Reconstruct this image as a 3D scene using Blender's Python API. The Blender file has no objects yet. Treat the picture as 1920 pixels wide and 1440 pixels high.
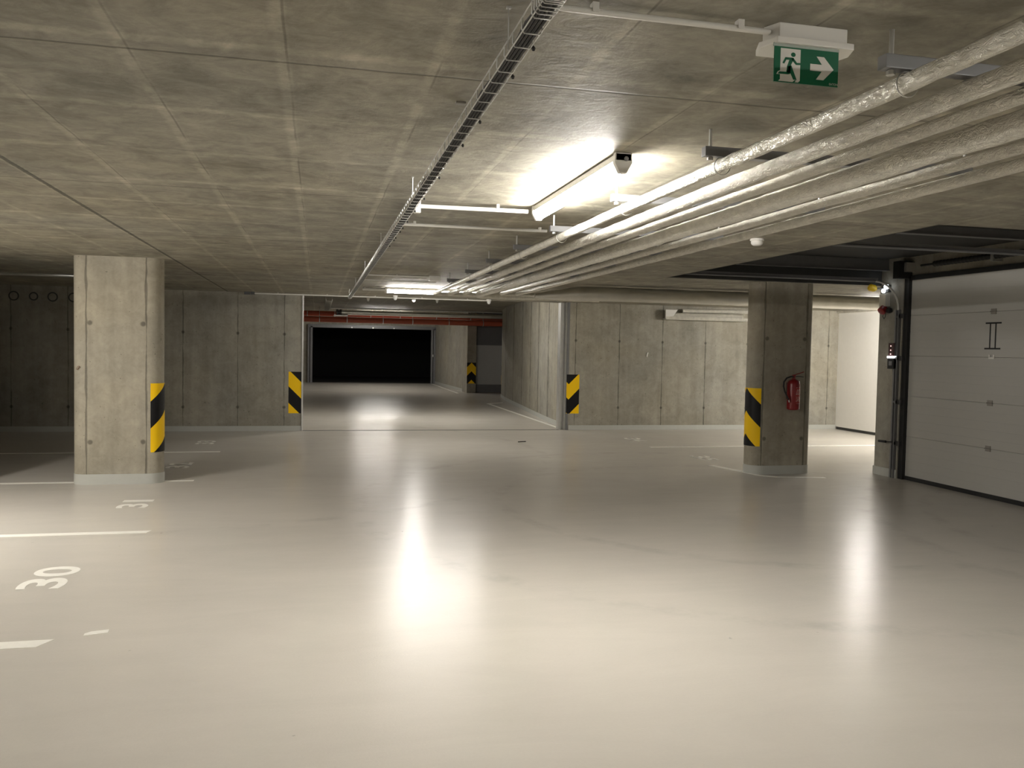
import bpy, bmesh, math, random
from mathutils import Vector, Matrix, noise as mnoise

random.seed(7)
sc = bpy.context.scene
COL = sc.collection
PI = math.pi

# ------------------------------------------------------------------ camera
cd = bpy.data.cameras.new('camera')
cam = bpy.data.objects.new('camera', cd)
COL.objects.link(cam)
sc.camera = cam
cd.sensor_fit = 'HORIZONTAL'
cd.sensor_width = 36.0
cd.lens = 1577.2 / 1920 * 36.0
cd.clip_start = 0.02
cd.clip_end = 200
YAW, PITCH, ROLL = 0.2274965, -0.0418380, 0.0188483
fw = Vector((math.sin(YAW) * math.cos(PITCH), math.cos(YAW) * math.cos(PITCH), math.sin(PITCH)))
r0 = Vector((math.cos(YAW), -math.sin(YAW), 0.0))
u0 = r0.cross(fw)
rt = math.cos(ROLL) * r0 + math.sin(ROLL) * u0
up = -math.sin(ROLL) * r0 + math.cos(ROLL) * u0
cam.matrix_world = Matrix(((rt.x, up.x, -fw.x, 0.0), (rt.y, up.y, -fw.y, 0.0),
                           (rt.z, up.z, -fw.z, 1.6), (0, 0, 0, 1)))

# ------------------------------------------------------------------ world, exposure
wd = bpy.data.worlds.new('world')
sc.world = wd
wd.use_nodes = True
wd.node_tree.nodes['Background'].inputs[0].default_value = (1, 0.95, 0.86, 1)
wd.node_tree.nodes['Background'].inputs[1].default_value = 0.0
sc.view_settings.view_transform = 'Standard'
sc.view_settings.look = 'None'
sc.view_settings.gamma = 1.0
sc.view_settings.use_curve_mapping = False
sc.view_settings.exposure = 0.0
LAMP = (1.0, 0.955, 0.89)          # colour of the tubes
POWER = dict(aisle=205, far=118, left=450, right=285, passage=210, mid=105, deep=85, behind=42, rightbehind=195, leftbehind=70)

H = 2.54                            # ceiling height
HP = 2.88                           # passage and recess ceiling

# ------------------------------------------------------------------ node helpers
class NT:
    def __init__(s, name):
        s.mat = bpy.data.materials.new(name)
        s.mat.use_nodes = True
        s.t = s.mat.node_tree
        s.b = s.t.nodes['Principled BSDF']
        s.tc = s.t.nodes.new('ShaderNodeTexCoord')
    def new(s, k, **kw):
        n = s.t.nodes.new(k)
        for a, v in kw.items():
            setattr(n, a, v)
        return n
    def put(s, sock, v):
        if isinstance(v, bpy.types.NodeSocket):
            s.t.links.new(v, sock)
        elif v is not None:
            sock.default_value = v
    def m(s, op, a, b=None, c=None, clamp=False):
        n = s.new('ShaderNodeMath', operation=op, use_clamp=clamp)
        for i, v in enumerate((a, b, c)):
            if v is not None:
                s.put(n.inputs[i], v)
        return n.outputs[0]
    def obj(s):
        return s.tc.outputs['Object']
    def xyz(s, v=None):
        n = s.new('ShaderNodeSeparateXYZ')
        s.put(n.inputs[0], v or s.obj())
        return n.outputs[0], n.outputs[1], n.outputs[2]
    def scaled(s, sc3, v=None):
        n = s.new('ShaderNodeMapping')
        s.put(n.inputs[0], v or s.obj())
        n.inputs['Scale'].default_value = sc3
        return n.outputs[0]
    def noise(s, scale, detail=3.0, rough=0.55, v=None, dist=0.0):
        n = s.new('ShaderNodeTexNoise')
        s.put(n.inputs['Vector'], v or s.obj())
        n.inputs['Scale'].default_value = scale
        n.inputs['Detail'].default_value = detail
        n.inputs['Roughness'].default_value = rough
        n.inputs['Distortion'].default_value = dist
        return n.outputs[0]
    def ramp(s, f, lo, hi):            # linear 0..1 between lo and hi (hi may be < lo)
        n = s.new('ShaderNodeMapRange')
        n.clamp = True
        s.put(n.inputs[0], f)
        n.inputs[1].default_value = lo
        n.inputs[2].default_value = hi
        return n.outputs[0]
    def mix(s, f, a, b):
        n = s.new('ShaderNodeMix', data_type='RGBA')
        s.put(n.inputs[0], f)
        for i, v in ((6, a), (7, b)):
            if isinstance(v, tuple) and len(v) == 3:
                v = v + (1.0,)
            s.put(n.inputs[i], v)
        return n.outputs[2]
    def mul(s, col, f):
        n = s.new('ShaderNodeMix', data_type='RGBA', blend_type='MULTIPLY')
        n.inputs[0].default_value = 1.0
        s.put(n.inputs[6], col)
        c = s.new('ShaderNodeCombineColor')
        for i in range(3):
            s.put(c.inputs[i], f)
        s.t.links.new(c.outputs[0], n.inputs[7])
        return n.outputs[2]
    def bump(s, h, strength=0.3, dist=0.01):
        n = s.new('ShaderNodeBump')
        n.inputs['Strength'].default_value = strength
        n.inputs['Distance'].default_value = dist
        s.put(n.inputs['Height'], h)
        s.t.links.new(n.outputs[0], s.b.inputs['Normal'])
    def fin(s, color=None, rough=None, metal=None, spec=None):
        if isinstance(color, tuple):
            color = color if len(color) == 4 else color + (1.0,)
        if color is not None: s.put(s.b.inputs['Base Color'], color)
        if rough is not None: s.put(s.b.inputs['Roughness'], rough)
        if metal is not None: s.put(s.b.inputs['Metallic'], metal)
        if spec is not None: s.put(s.b.inputs['Specular IOR Level'], spec)
        return s.mat

def plain(name, col, rough=0.5, metal=0.0, var=0.08, scale=14.0, bump=0.0):
    n = NT(name)
    f = n.m('MULTIPLY_ADD', n.noise(scale), 2 * var, 1.0 - var)
    c = n.new('ShaderNodeRGB'); c.outputs[0].default_value = col + (1.0,)
    if bump: n.bump(n.noise(scale * 3), bump, 0.004)
    return n.fin(n.mul(c.outputs[0], f), rough, metal)

def glow(name, col, strength):
    n = NT(name)
    n.b.inputs['Emission Color'].default_value = col + (1.0,)
    n.b.inputs['Emission Strength'].default_value = strength
    return n.fin((0.8, 0.8, 0.8), 0.4)

def min_dist(n, x, items):
    d = None
    for v in items:
        e = n.m('ABSOLUTE', n.m('SUBTRACT', x, v))
        d = e if d is None else n.m('MINIMUM', d, e)
    return d

def concrete(name, seams=None, axis=0, holes=None, base=(0.33, 0.305, 0.245), period=None, seam_w=0.008, hole_dx=0.0):
    """cast concrete: cloudy tone, vertical streaks, panel seams and tie holes"""
    n = NT(name)
    co = n.xyz()
    x, z = co[axis], co[2]
    cloud = n.noise(1.1, 4.0, 0.6)
    streak = n.noise(1.0, 3.0, 0.6, n.scaled((7, 7, 0.55)))
    fine = n.noise(26.0, 3.0, 0.7)
    f = n.m('ADD', n.m('MULTIPLY_ADD', cloud, 0.6, 0.57), n.m('MULTIPLY_ADD', streak, 0.5, -0.13))
    blot = n.ramp(n.noise(5.0, 5.0, 0.7, None, 0.5), 0.35, 0.7)
    f = n.m('ADD', f, n.m('MULTIPLY_ADD', blot, 0.26, -0.13))
    f = n.m('ADD', f, n.m('MULTIPLY_ADD', fine, 0.22, -0.12))
    pores = n.ramp(n.noise(34.0, 1.0, 0.5, n.scaled((1, 1, 1.0))), 0.72, 0.77)
    f = n.m('MULTIPLY', f, n.m('MULTIPLY_ADD', pores, -0.4, 1.0))
    hh = None
    if seams or period:
        wob = n.m('MULTIPLY_ADD', n.noise(5.0, 2.0), 0.02, -0.01)
        xw = n.m('ADD', x, wob)
        if seams:
            d = min_dist(n, xw, seams)
        else:
            d = n.m('MULTIPLY', n.m('ABSOLUTE', n.m('SUBTRACT', n.m('FRACT', n.m('DIVIDE', xw, period)), 0.5)), period)
        wid = n.m('MULTIPLY_ADD', n.ramp(n.noise(2.6, 3.0, 0.6), 0.34, 0.68), seam_w * 1.8, seam_w * 0.3)
        line = n.m('SUBTRACT', 1.0, n.ramp(n.m('DIVIDE', d, wid), 0.55, 1.15))
        f = n.m('MULTIPLY', f, n.m('MULTIPLY_ADD', line, -0.5, 1.0))
        # each board cast slightly lighter or darker
        hh = line
        if holes:
            d0 = min_dist(n, x, [s + hole_dx for s in seams] if not isinstance(hole_dx, list) else hole_dx)
            dz = min_dist(n, z, holes)
            r = n.m('SQRT', n.m('ADD', n.m('MULTIPLY', d0, d0), n.m('MULTIPLY', dz, dz)))
            hole = n.m('SUBTRACT', 1.0, n.ramp(r, 0.018, 0.034))
            f = n.m('MULTIPLY', f, n.m('MULTIPLY_ADD', hole, -0.55, 1.0))
            hh = n.m('MAXIMUM', hh, hole)
    warm = n.noise(0.7, 2.0)
    c = n.mix(n.ramp(warm, 0.35, 0.65), base, (base[0] * 0.96, base[1] * 0.99, base[2] * 1.06))
    h = n.m('MULTIPLY', fine, 0.15)
    if hh is not None:
        h = n.m('SUBTRACT', h, n.m('MULTIPLY', hh, 0.6))
    n.bump(h, 0.35, 0.012)
    return n.fin(n.mul(c, f), 0.8, 0.0, 0.25)

def ceiling_mat():
    n = NT('board cast concrete ceiling')
    base = (0.36, 0.33, 0.255)
    x, y, z = n.xyz()
    w1 = n.m('MULTIPLY_ADD', n.noise(2.3, 3.0), 0.05, -0.025)
    xw, yw = n.m('ADD', x, n.m('MULTIPLY', w1, 0.35)), n.m('ADD', y, w1)
    cloud = n.noise(1.6, 5.0, 0.65)
    grain = n.noise(5.5, 5.0, 0.7, n.scaled((1.0, 1.5, 1)), 2.2)
    fine = n.noise(30.0, 3.0, 0.7)
    blot = n.ramp(n.noise(4.5, 5.0, 0.7, None, 0.6), 0.38, 0.66)
    f = n.m('ADD', n.m('MULTIPLY_ADD', cloud, 1.0, 0.22), n.m('MULTIPLY_ADD', grain, 0.55, -0.18))
    f = n.m('ADD', f, n.m('MULTIPLY_ADD', blot, 0.36, -0.17))
    f = n.m('ADD', f, n.m('MULTIPLY_ADD', fine, 0.12, -0.06))
    # board joints along the aisle, each 0.4965 m, with a pale slurry streak beside a thin dark line
    P = 0.4965
    dx = n.m('MULTIPLY', n.m('ABSOLUTE', n.m('SUBTRACT', n.m('FRACT', n.m('ADD', n.m('DIVIDE', n.m('ADD', xw, 0.105), P), 0.5)), 0.5)), P)
    rag = n.m('MULTIPLY_ADD', n.noise(22.0, 4.0, 0.7), 0.036, -0.018)
    dxo = n.m('MULTIPLY', n.m('ABSOLUTE', n.m('SUBTRACT', n.m('FRACT', n.m('ADD', n.m('DIVIDE', n.m('ADD', xw, 0.120), P), 0.5)), 0.5)), P)
    breakup = n.m('MULTIPLY_ADD', n.ramp(n.noise(3.6, 4.0, 0.65), 0.36, 0.6), 0.75, 0.25)
    pale = n.m('MULTIPLY', n.m('SUBTRACT', 1.0, n.ramp(n.m('ADD', dxo, rag), 0.013, 0.03)), breakup)
    f = n.m('MULTIPLY', f, n.m('MULTIPLY_ADD', pale, 0.36, 1.0))
    dark = n.m('MULTIPLY', n.m('SUBTRACT', 1.0, n.ramp(dx, 0.002, 0.006)), n.ramp(n.noise(1.7, 3.0), 0.42, 0.6))
    f = n.m('MULTIPLY', f, n.m('MULTIPLY_ADD', dark, -0.4, 1.0))
    # pale slurry bands across, each 0.81 m
    Q = 0.81
    dy = n.m('MULTIPLY', n.m('ABSOLUTE', n.m('SUBTRACT', n.m('FRACT', n.m('ADD', n.m('DIVIDE', n.m('SUBTRACT', yw, 3.65), Q), 0.5)), 0.5)), Q)
    band = n.m('MULTIPLY', n.m('SUBTRACT', 1.0, n.ramp(n.m('ADD', dy, n.m('MULTIPLY', rag, 1.3)), 0.02, 0.045)), n.m('MULTIPLY_ADD', n.ramp(n.noise(3.1, 4.0, 0.65), 0.34, 0.58), 0.8, 0.2))
    f = n.m('MULTIPLY', f, n.m('MULTIPLY_ADD', band, 0.34, 1.0))
    # dark sheet joints across, each 2.5 m
    yt = n.m('MULTIPLY_ADD', n.noise(6.0, 3.0), 0.014, y)
    dq = n.m('MULTIPLY', n.m('ABSOLUTE', n.m('SUBTRACT', n.m('FRACT', n.m('ADD', n.m('DIVIDE', n.m('SUBTRACT', yt, 2.957), 2.5), 0.5)), 0.5)), 2.5)
    sheet = n.m('SUBTRACT', 1.0, n.ramp(dq, 0.004, 0.011))
    f = n.m('MULTIPLY', f, n.m('MULTIPLY_ADD', sheet, -0.5, 1.0))
    # one broad dark sealed joint
    xs = n.m('ADD', x, n.m('MULTIPLY_ADD', n.noise(24.0, 3.0), 0.016, -0.008))
    ds = n.m('ABSOLUTE', n.m('ADD', xs, 1.6))
    seal = n.m('SUBTRACT', 1.0, n.ramp(ds, 0.011, 0.019))
    f = n.m('MULTIPLY', f, n.m('MULTIPLY_ADD', seal, -0.72, 1.0))
    warm = n.noise(0.5, 2.0)
    c = n.mix(n.ramp(warm, 0.35, 0.65), base, (base[0] * 0.95, base[1] * 0.985, base[2] * 1.06))
    h = n.m('ADD', n.m('MULTIPLY', fine, 0.2), n.m('MULTIPLY', grain, 0.5))
    h = n.m('SUBTRACT', h, n.m('MULTIPLY', n.m('ADD', sheet, seal), 0.5))
    n.bump(h, 0.4, 0.012)
    return n.fin(n.mul(c, f), 0.62, 0.0, 0.35)

def floor_mat():
    n = NT('grey epoxy floor paint')
    x, y, z = n.xyz()
    cloud = n.noise(0.8, 4.0, 0.6)
    f = n.m('MULTIPLY_ADD', cloud, 0.16, 0.92)
    fine = n.noise(60.0, 2.0, 0.6)
    f = n.m('ADD', f, n.m('MULTIPLY_ADD', fine, 0.05, -0.025))
    wear = n.noise(1.0, 5.0, 0.7, n.scaled((0.7, 2.6, 1)), 0.8)
    f = n.m('ADD', f, n.m('MULTIPLY_ADD', wear, 0.16, -0.08))
    specks = n.ramp(n.noise(9.0, 2.0, 0.5), 0.775, 0.80)
    f = n.m('MULTIPLY', f, n.m('MULTIPLY_ADD', specks, -0.35, 1.0))
    # curved tyre scuffs: arcs around a turning point, broken up by noise
    arcs = None
    for cx, cy, rad, w in ((4.6, 8.2, 2.75, 0.10), (4.6, 8.2, 4.2, 0.12), (-2.2, 13.0, 5.6, 0.10), (9.5, 5.4, 4.5, 0.14), (9.5, 5.4, 3.9, 0.10)):
        ddx, ddy = n.m('SUBTRACT', x, cx), n.m('SUBTRACT', y, cy)
        r = n.m('SQRT', n.m('ADD', n.m('MULTIPLY', ddx, ddx), n.m('MULTIPLY', ddy, ddy)))
        a = n.m('SUBTRACT', 1.0, n.ramp(n.m('ABSOLUTE', n.m('SUBTRACT', r, rad)), w * 0.4, w))
        arcs = a if arcs is None else n.m('MAXIMUM', arcs, a)
    arcs = n.m('MULTIPLY', arcs, n.ramp(n.noise(2.2, 4.0, 0.7), 0.45, 0.7))
    f = n.m('MULTIPLY', f, n.m('MULTIPLY_ADD', arcs, -0.12, 1.0))
    c = n.new('ShaderNodeRGB'); c.outputs[0].default_value = (0.56, 0.527, 0.47, 1)
    rough = n.m('ADD', n.m('MULTIPLY_ADD', n.noise(1.7, 4.0, 0.65), 0.05, 0.222), n.m('MULTIPLY', arcs, -0.01))
    rough = n.m('ADD', rough, n.m('MULTIPLY_ADD', fine, 0.01, 0.0))
    n.bump(n.m('ADD', n.noise(90.0, 2.0), n.m('MULTIPLY', n.noise(5.0, 2.0), 1.6)), 0.06, 0.01)
    return n.fin(n.mul(c.outputs[0], f), rough, 0.0, 0.16)

def foil_mat():
    n = NT('crinkled aluminium foil lagging')
    w = n.noise(52.0, 4.0, 0.65, n.scaled((1, 0.5, 1)), 1.2)
    w2 = n.noise(9.0, 2.0, 0.5)
    n.bump(n.m('ADD', w, n.m('MULTIPLY', w2, 0.6)), 1.0, 0.03)
    f = n.m('MULTIPLY_ADD', n.noise(16.0, 3.0), 0.4, 0.74)
    c = n.new('ShaderNodeRGB'); c.outputs[0].default_value = (0.90, 0.87, 0.78, 1)
    return n.fin(n.mul(c.outputs[0], f), n.m('MULTIPLY_ADD', n.noise(20.0, 2.0), 0.20, 0.285), 0.5)

def duct_mat():
    n = NT('smooth silver duct jacket')
    n.bump(n.noise(14.0, 3.0, 0.6, n.scaled((0.5, 1, 1)), 0.6), 0.25, 0.012)
    f = n.m('MULTIPLY_ADD', n.noise(6.0, 3.0), 0.3, 0.82)
    c = n.new('ShaderNodeRGB'); c.outputs[0].default_value = (0.78, 0.765, 0.71, 1)
    return n.fin(n.mul(c.outputs[0], f), 0.33, 0.96)

def hazard_mat(name, sign, first_black, dz0=0.0):
    """yellow and black 45 degree bands; UV.x = distance from the fold, UV.y = depth under the top edge (metres)"""
    n = NT(name)
    uv = n.new('ShaderNodeSeparateXYZ')
    n.t.links.new(n.tc.outputs['UV'], uv.inputs[0])
    u = n.m('ABSOLUTE', uv.outputs[0])
    d = n.m('MULTIPLY_ADD', u, sign, uv.outputs[1])
    fr = n.m('FRACT', n.m('ADD', n.m('DIVIDE', n.m('ADD', d, dz0), 0.61), 4.0))
    blk = n.m('LESS_THAN', fr, 0.5) if first_black else n.m('GREATER_THAN', fr, 0.5)
    return n.fin(n.mix(blk, (1.0, 0.62, 0.004), (0.006, 0.006, 0.007)), 0.5, None, 0.25)

M = dict(
    ceil=ceiling_mat(), floor=floor_mat(), foil=foil_mat(), duct=duct_mat(),
    wallL=concrete('left back wall concrete', [-6.1, -5.15, -4.25, -3.3, -2.36, -1.42, -0.6], 0, [1.79, 0.44]),
    wallR=concrete('right back wall concrete', [5.01, 5.93, 6.86, 7.81, 8.76, 9.71, 10.67], 0, [1.79, 0.45]),
    wallY=concrete('side wall concrete', None, 1, None, period=1.22),
    curved=concrete('passage wall concrete', [16.95, 18.03, 19.32, 20.46, 21.93, 23.61, 25.5], 1, [1.75, 0.45], seam_w=0.045),
    col=concrete('column concrete', [-0.312, 0.308], 0, [1.80, 0.475], base=(0.36, 0.325, 0.252), seam_w=0.008, hole_dx=[-0.275, 0.275]),
    plainc=concrete('plain concrete'),
    band=plain('grey skirting paint', (0.47, 0.475, 0.44), 0.55, 0, 0.06),
    white=plain('white paint', (0.84, 0.82, 0.77), 0.5, 0, 0.03),
    offwhite=plain('white plastic', (0.80, 0.785, 0.74), 0.4, 0, 0.03),
    conduit=plain('grey white conduit plastic', (0.70, 0.685, 0.64), 0.45, 0, 0.04),
    steel=plain('galvanised steel', (0.66, 0.66, 0.64), 0.38, 0.8, 0.12),
    darksteel=plain('dark steel', (0.10, 0.10, 0.10), 0.45, 0.7, 0.15),
    greysteel=plain('grey painted steel', (0.20, 0.20, 0.205), 0.45, 0.2, 0.1),
    black=plain('black rubber', (0.014, 0.014, 0.014), 0.6, 0, 0.2),
    cable=plain('black cable sheath', (0.018, 0.018, 0.019), 0.5, 0, 0.3),
    red=plain('red enamel', (0.22, 0.010, 0.012), 0.32, 0, 0.08),
    redpipe=plain('red brown pipe paint', (0.42, 0.085, 0.04), 0.4, 0, 0.1),
    paint=plain('white line paint', (0.82, 0.80, 0.73), 0.5, 0, 0.07, 30),
    panel=plain('white door panel', (0.50, 0.49, 0.455), 0.45, 0, 0.02),
    green=plain('exit sign green', (0.0, 0.125, 0.055), 0.35, 0, 0.03),
    signwhite=plain('exit sign white', (0.80, 0.79, 0.74), 0.4, 0, 0.02),
    yellow=plain('yellow plastic', (0.75, 0.50, 0.02), 0.4, 0, 0.05),
    hinge=plain('grey hinge plate', (0.30, 0.28, 0.25), 0.5, 0.3, 0.1),
    recess=plain('shade darkened recess board', (0.05, 0.05, 0.048), 0.8, 0, 0.15),  # grey made very dark to hold the shade above the door
    far_shade=plain('far garage shade black', (0.012, 0.012, 0.012), 0.85, 0, 0.2),  # near-black colour stands in for the unlit interior of the far garage
    greywall=plain('grey wall paint', (0.60, 0.60, 0.585), 0.6, 0, 0.04),
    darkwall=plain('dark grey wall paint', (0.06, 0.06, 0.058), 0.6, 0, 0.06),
    lens=plain('frosted plastic', (0.75, 0.76, 0.74), 0.3, 0, 0.03),
    rust=plain('rust brown', (0.16, 0.08, 0.04), 0.7, 0, 0.2),
    dirt=plain('dark debris', (0.03, 0.026, 0.02), 0.8, 0, 0.2),
    haz_col=hazard_mat('hazard bands pointing up', -1.0, True),
    haz_wall=hazard_mat('hazard bands pointing down', 1.0, True, 0.11),
    haz_inv=hazard_mat('hazard bands yellow first', -1.0, False),
    led=glow('white LED lens', (0.85, 0.92, 1.0), 4.5),
    ledbar=glow('white indicator bar', (0.9, 0.95, 1.0), 9.0),
    ledred=glow('small red white indicators', (1.0, 0.55, 0.5), 1.6),
    bulb=glow('small white sensor lens', (1.0, 0.93, 0.86), 3.0),
)

# frosted translucent strip of the exit sign
_n = NT('clear sign plastic')
_n.b.inputs['Transmission Weight'].default_value = 0.5
M['clear'] = _n.fin((0.62, 0.70, 0.66), 0.25)

# ------------------------------------------------------------------ mesh helpers
ORIGIN = {}

class MB:
    def __init__(s):
        s.v, s.f, s.uv = [], [], {}
    def box(s, x0, x1, y0, y1, z0, z1):
        b = len(s.v)
        s.v += [(x0, y0, z0), (x1, y0, z0), (x1, y1, z0), (x0, y1, z0), (x0, y0, z1), (x1, y0, z1), (x1, y1, z1), (x0, y1, z1)]
        s.f += [tuple(b + i for i in q) for q in ((3, 2, 1, 0), (4, 5, 6, 7), (0, 1, 5, 4), (1, 2, 6, 5), (2, 3, 7, 6), (3, 0, 4, 7))]
        return s
    def prism(s, poly, z0, z1, caps=True):
        b, n = len(s.v), len(poly)
        s.v += [(x, y, z0) for x, y in poly] + [(x, y, z1) for x, y in poly]
        s.f += [(b + i, b + (i + 1) % n, b + n + (i + 1) % n, b + n + i) for i in range(n)]
        if caps:
            s.f += [tuple(b + n - 1 - i for i in range(n)), tuple(b + n + i for i in range(n))]
        return s
    def plate(s, poly, y0, y1):          # polygon in (x, z), thickness along y
        b, n = len(s.v), len(poly)
        s.v += [(x, y0, z) for x, z in poly] + [(x, y1, z) for x, z in poly]
        s.f += [(b + i, b + n + i, b + n + (i + 1) % n, b + (i + 1) % n) for i in range(n)]
        s.f += [tuple(b + i for i in range(n)), tuple(b + 2 * n - 1 - i for i in range(n))]
        return s
    def tube(s, pts, r, n=10, caps=True, wob=0.0, seed=0.0):
        pts = [Vector(p) for p in pts]
        b = len(s.v)
        t0 = (pts[1] - pts[0]).normalized()
        a = Vector((0, 0, 1)) if abs(t0.z) < 0.9 else Vector((1, 0, 0))
        side = t0.cross(a).normalized()
        for i, p in enumerate(pts):
            if i == 0: t = t0
            elif i == len(pts) - 1: t = (pts[i] - pts[i - 1]).normalized()
            else: t = ((pts[i + 1] - p).normalized() + (p - pts[i - 1]).normalized()).normalized()
            side = (side - t * side.dot(t)).normalized()
            up_ = t.cross(side)
            rr = r(i) if callable(r) else r
            for k in range(n):
                an = 2 * PI * k / n
                q = rr
                if wob:
                    q = rr * (1 + wob * mnoise.noise(Vector((p.x * 9 + math.cos(an) * 1.3 + seed, p.y * 9, math.sin(an) * 1.3))))
                s.v.append(tuple(p + (side * math.cos(an) + up_ * math.sin(an)) * q))
        m = len(pts)
        for i in range(m - 1):
            for k in range(n):
                k2 = (k + 1) % n
                s.f.append((b + i * n + k, b + (i + 1) * n + k, b + (i + 1) * n + k2, b + i * n + k2))
        if caps:
            s.f += [tuple(b + k for k in range(n)), tuple(b + (m - 1) * n + n - 1 - k for k in range(n))]
        return s
    def lathe(s, prof, c, axis=(0, 0, 1), n=20):      # profile [(radius, height along axis)]
        ax = Vector(axis).normalized()
        a = Vector((1, 0, 0)) if abs(ax.x) < 0.9 else Vector((0, 1, 0))
        e1 = ax.cross(a).normalized(); e2 = ax.cross(e1)
        c = Vector(c); b = len(s.v)
        for r, h in prof:
            for k in range(n):
                an = 2 * PI * k / n
                s.v.append(tuple(c + ax * h + (e1 * math.cos(an) + e2 * math.sin(an)) * r))
        for i in range(len(prof) - 1):
            for k in range(n):
                k2 = (k + 1) % n
                s.f.append((b + i * n + k, b + i * n + k2, b + (i + 1) * n + k2, b + (i + 1) * n + k))
        s.f += [tuple(b + n - 1 - k for k in range(n)), tuple(b + (len(prof) - 1) * n + k for k in range(n))]
        return s
    def build(s, name, mat, parent=None, smooth=False, bevel=0.0, loc=None):
        org = ORIGIN.get(parent.name, Vector((0, 0, 0))) if parent else Vector(loc or (0, 0, 0))
        me = bpy.data.meshes.new(name)
        me.from_pydata([tuple(Vector(v) - org) for v in s.v], [], s.f)
        bm = bmesh.new(); bm.from_mesh(me)
        bmesh.ops.recalc_face_normals(bm, faces=bm.faces)
        if bevel:
            bmesh.ops.bevel(bm, geom=[e for e in bm.edges if e.calc_face_angle(0) > 0.5], offset=bevel, segments=2, affect='EDGES', profile=0.7)
        bm.to_mesh(me); bm.free()
        if s.uv:
            lay = me.uv_layers.new(name='UVMap')
            for lp in me.loops:
                lay.data[lp.index].uv = s.uv[lp.vertex_index]
        if smooth:
            for p in me.polygons: p.use_smooth = True
            if hasattr(me, 'set_sharp_from_angle'): me.set_sharp_from_angle(angle=math.radians(40))
        me.materials.append(mat)
        o = bpy.data.objects.new(name, me)
        COL.objects.link(o)
        if parent: o.parent = parent
        else: o.location = org
        ORIGIN[o.name] = org
        return o

def tag(o, label, cat, group=None):
    o['label'] = label; o['category'] = cat
    if group: o['group'] = group
    return o

def thing(name, label, cat, loc, group=None):
    o = bpy.data.objects.new(name, None)
    o.empty_display_size = 0.1
    COL.objects.link(o)
    o.location = loc
    ORIGIN[o.name] = Vector(loc)
    return tag(o, label, cat, group)

def struct(o):
    o['kind'] = 'structure'
    return o

def dup(root, loc, label, group=None):
    r = root.copy(); COL.objects.link(r); r.location = loc
    r['label'] = label
    if group: r['group'] = group
    ORIGIN[r.name] = Vector(loc)
    for ch in list(root.children):
        c = ch.copy(); COL.objects.link(c); c.parent = r
        for g in list(ch.children):
            d = g.copy(); COL.objects.link(d); d.parent = c
    return r

# ------------------------------------------------------------------ the shell
struct(MB().box(-8.2, 11.3, -8.2, 45, -0.2, 0).build('floor', M['floor']))
cb = MB()
cb.box(-8.2, 4.3, -8.2, 16.32, H, 3.1)            # aisle and left bays
cb.box(4.3, 7.8, -8.2, 5.2, H, 3.1)               # right side near the camera
cb.box(4.3, 11.3, 10.0, 16.32, H, 3.1)            # right bays
cb.box(-1.2, 9.3, 16.32, 45, HP, 3.1)             # passage
struct(cb.build('ceiling', M['ceil']))

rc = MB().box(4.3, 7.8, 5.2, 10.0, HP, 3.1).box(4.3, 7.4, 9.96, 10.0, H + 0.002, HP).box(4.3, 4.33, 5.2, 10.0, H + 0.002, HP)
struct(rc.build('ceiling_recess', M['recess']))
BACK = 16.07
wl = struct(MB().box(-8.2, -0.29, BACK, 16.32, 0, H).build('wall_back_left', M['wallL']))
wr = struct(MB().box(4.88, 11.3, BACK, 16.32, 0, H).build('wall_back_right', M['wallR']))
struct(MB().box(-8.2, -7.0, -8.2, BACK, 0, H).build('wall_left', M['wallY']))
struct(MB().box(-7.0, 7.8, -8.2, -8.0, 0, H).build('wall_front', M['plainc']))
struct(MB().box(-7.0, -3.74, 10.05, 10.35, 0, H).build('wall_light_blocker', M['plainc']))  # added out of view to keep the left lamp off the floor behind
# right hand wall: near stretch, lintel over the door, pier and the return behind it
rw = MB()
rw.box(7.45, 7.8, -8.0, 6.62, 0, HP)
rw.box(7.45, 7.8, 6.62, 9.52, 2.62, HP)
rw.box(7.385, 7.8, 9.52, 9.98, 0, HP)
rw.box(7.8, 11.3, 9.7, 9.98, 0, H)
wright = struct(rw.build('wall_right', M['plainc']))
struct(MB().box(10.9, 11.3, 9.98, BACK, 0.06, H).build('wall_right_far', M['white']))
struct(MB().box(10.93, 11.3, 9.98, BACK, 0.0, 0.06).build('baseboard_right_far', M['darkwall']))
tf = MB().box(10.84, 10.9, 9.98, BACK, H - 0.05, H - 0.004)
struct(tf.build('trim_5', M['foil']))

# skirting bands
struct(MB().box(-7.0, -0.29, BACK - 0.012, BACK, 0, 0.095).build('baseboard_back_left', M['band'], bevel=0.004))
struct(MB().box(4.89, 10.9, BACK - 0.012, BACK, 0, 0.095).build('baseboard_back_right', M['band'], bevel=0.004))
pb = MB().box(7.372, 7.385, 9.53, 9.985, 0, 0.11).box(7.372, 7.8, 9.98, 9.99, 0, 0.11)
struct(pb.build('baseboard_pier', M['band']))

# plugged sleeves high in the left back wall
for i, x in enumerate((-5.43, -5.1, -4.79, -4.49, -4.16, -3.85)):
    r = 0.062 if i != 2 else 0.052
    b = MB().lathe([(r + 0.022, 0), (r + 0.022, 0.004), (r, 0.006), (r, 0.003)], (x, BACK, 2.35), (0, -1, 0), 22)
    ring = b.build('sleeve_ring', M['darkwall'], wl, True)
    MB().lathe([(r, 0), (r, 0.007), (r * 0.9, 0.008)], (x, BACK, 2.35), (0, -1, 0), 22).build('sleeve_plug', M['plainc'], ring, True)

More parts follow.
